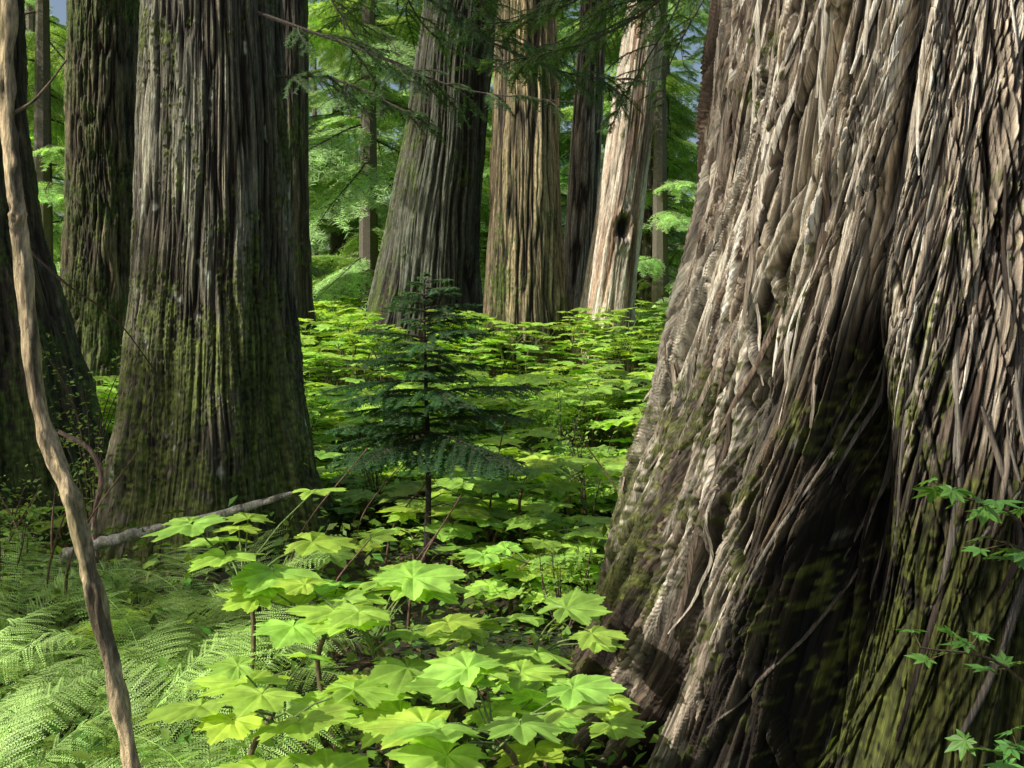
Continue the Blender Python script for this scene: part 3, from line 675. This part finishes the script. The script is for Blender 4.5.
stick('hooked_dead_branch', [(-2.25, 6.0, .05), (-2.28, 6, .4), (-2.24, 6.0, .62), (-2.3, 6, .78), (-2.48, 6.02, .88)], .016, .012, (.3, .2, .15), 50, 8, .3, 8)
stick('dead_twig', [(-2.35, 5.2, 1.9), (-2.15, 5.3, 1.68), (-1.98, 5.5, 1.5), (-1.9, 5.9, 1.2)], .008, .003, (.12, .07, .05), 40, 6, .3, 9)
r = np.random.default_rng(90)
for k in range(16):
    x = r.uniform(-2.9, -2.0) if k < 7 else r.uniform(-1.2, 1.0); y = r.uniform(5.2, 6.2) if k < 7 else r.uniform(4.8, 8)
    l = r.uniform(.4, .9); a = r.uniform(0, 6.28)
    stick('dead_twig', [(x, y, float(ground(x, y))), (x+.1*math.cos(a)*l, y, l*.5), (x+.5*math.cos(a)*l, y+.2*math.sin(a), l)], .008, .003, (.16, .09, .06), 20, 5, .3, k)

# ---------------------------------------------------------------- vine maple at the right edge
MAP = [leaf_proto(6, 2, 50+k, (.5, .75, .92, 1, .92, .75, .5), .5) for k in range(2)]
Lv = Leaves(); r = np.random.default_rng(66)
for (tx, ty, tz) in [(.86, 2.15, 1.22), (.98, 2.2, 1.12), (.80, 2.15, .92), (.90, 2.1, .74), (.78, 2.0, .70), (1.0, 2.0, .62)]:
    b = np.array([1.2, 2.35, tz-.25]); e = np.array([tx, ty, tz]); P = spline([b, (b+e)/2+[0, 0, .06], e], 12)
    V, F = tube(P, np.linspace(.005, .0018, 12), 5); Lv.st.add(V, F, (.14, .09, .05))
    for q in range(9):
        p = P[int(r.integers(5, 12))]; a = r.uniform(0, 6.28); pl = r.uniform(.02, .06)
        ee = p+np.array([math.cos(a)*pl, math.sin(a)*pl, r.uniform(-.02, .03)]); V, F = tube(np.array([p, (p+ee)/2, ee]), [.0015, .0012, .001], 3); Lv.st.add(V, F, (.16, .12, .05))
        Lv.p.append((*ee, a, r.normal(.3, .3), r.normal(0, .3), r.uniform(.035, .06)))
V, F = tube(spline([(1.25, 2.45, -.3), (1.22, 2.4, .5), (1.2, 2.35, 1.0), (1.22, 2.3, 1.6)], 16), np.linspace(.012, .006, 16), 6); Lv.st.add(V, F, (.14, .09, .05))
Lv.build('vine_maple_shrub', MAP, (.15, .34, .07), 5)
def shrub(x, y, h, n, seed, size=.022, col=(.26, .42, .09)):
    r = np.random.default_rng(seed); g = Geo(); lp = []; z0 = float(ground(x, y))
    for k in range(9):
        a = r.uniform(0, 6.28); l = h*r.uniform(.6, 1); P = spline([[x, y, z0], [x+.1*math.cos(a), y+.1*math.sin(a), z0+l*.6], [x+.3*math.cos(a)*l, y+.3*math.sin(a)*l, z0+l]], 16)
        V, F = tube(P, np.linspace(.007, .0015, 16), 4); g.add(V, F, (.10, .07, .04), 1)
        for q in range(n):
            p = P[int(r.integers(5, 16))]+r.normal(0, .07, 3); lp.append(p)
    lp = np.array(lp); m = len(lp)
    W_, F, C = replicate((lfV, lfF, np.ones((5, 3))), lp, r.uniform(0, 6.28, m), r.normal(0, .4, m), r.normal(0, .4, m), size*r.uniform(.8, 2.2, m), np.array(col)*r.uniform(.6, 1.4, (m, 1)))
    g.add(W_, F, C, 0); g.build('huckleberry_shrub', [M_FERN, M_WOOD])
shrub(-2.75, 7.2, 1.45, 40, 1); shrub(-2.5, 6.6, .8, 40, 2); shrub(-2.9, 6.2, .6, 40, 3); shrub(.4, 9, .9, 50, 4); shrub(-2.5, 5.4, .5, 50, 5); shrub(.25, 5.2, .5, 50, 6); shrub(.5, 7.2, .8, 60, 7); shrub(-.9, 7.6, .7, 60, 8)

# ---------------------------------------------------------------- light, sky, camera
w = bpy.data.worlds.new('World'); scene.world = w; w.use_nodes = True; nt = w.node_tree
sky = nt.nodes.new('ShaderNodeTexSky'); sky.sky_type = 'NISHITA'; sky.sun_disc = False
sky.sun_elevation = math.asin(SUN[2]); sky.sun_rotation = math.atan2(SUN[0], SUN[1]); sky.dust_density = 4; sky.air_density = 1.0
bg = nt.nodes['Background']; bg.inputs['Strength'].default_value = .13; nt.links.new(sky.outputs[0], bg.inputs[0])
sd = bpy.data.lights.new('sun', 'SUN'); sd.energy = 5; sd.angle = math.radians(.5); sd.color = (1, .97, .89)
so = bpy.data.objects.new('sun', sd); scene.collection.objects.link(so); so.rotation_euler = Vector((-SUN[0], -SUN[1], -SUN[2])).to_track_quat('-Z', 'Y').to_euler()
cd = bpy.data.cameras.new('camera'); cam = bpy.data.objects.new('camera', cd); scene.collection.objects.link(cam); scene.camera = cam
cam.location = (0, 0, 1.6); cam.rotation_euler = (PI/2, 0, 0); cd.lens = 38.67; cd.sensor_width = 36; cd.shift_y = -84/1024; cd.clip_end = 1000; cd.clip_start = .05
scene.view_settings.view_transform = 'Standard'; scene.view_settings.look = 'None'; scene.view_settings.exposure = 0
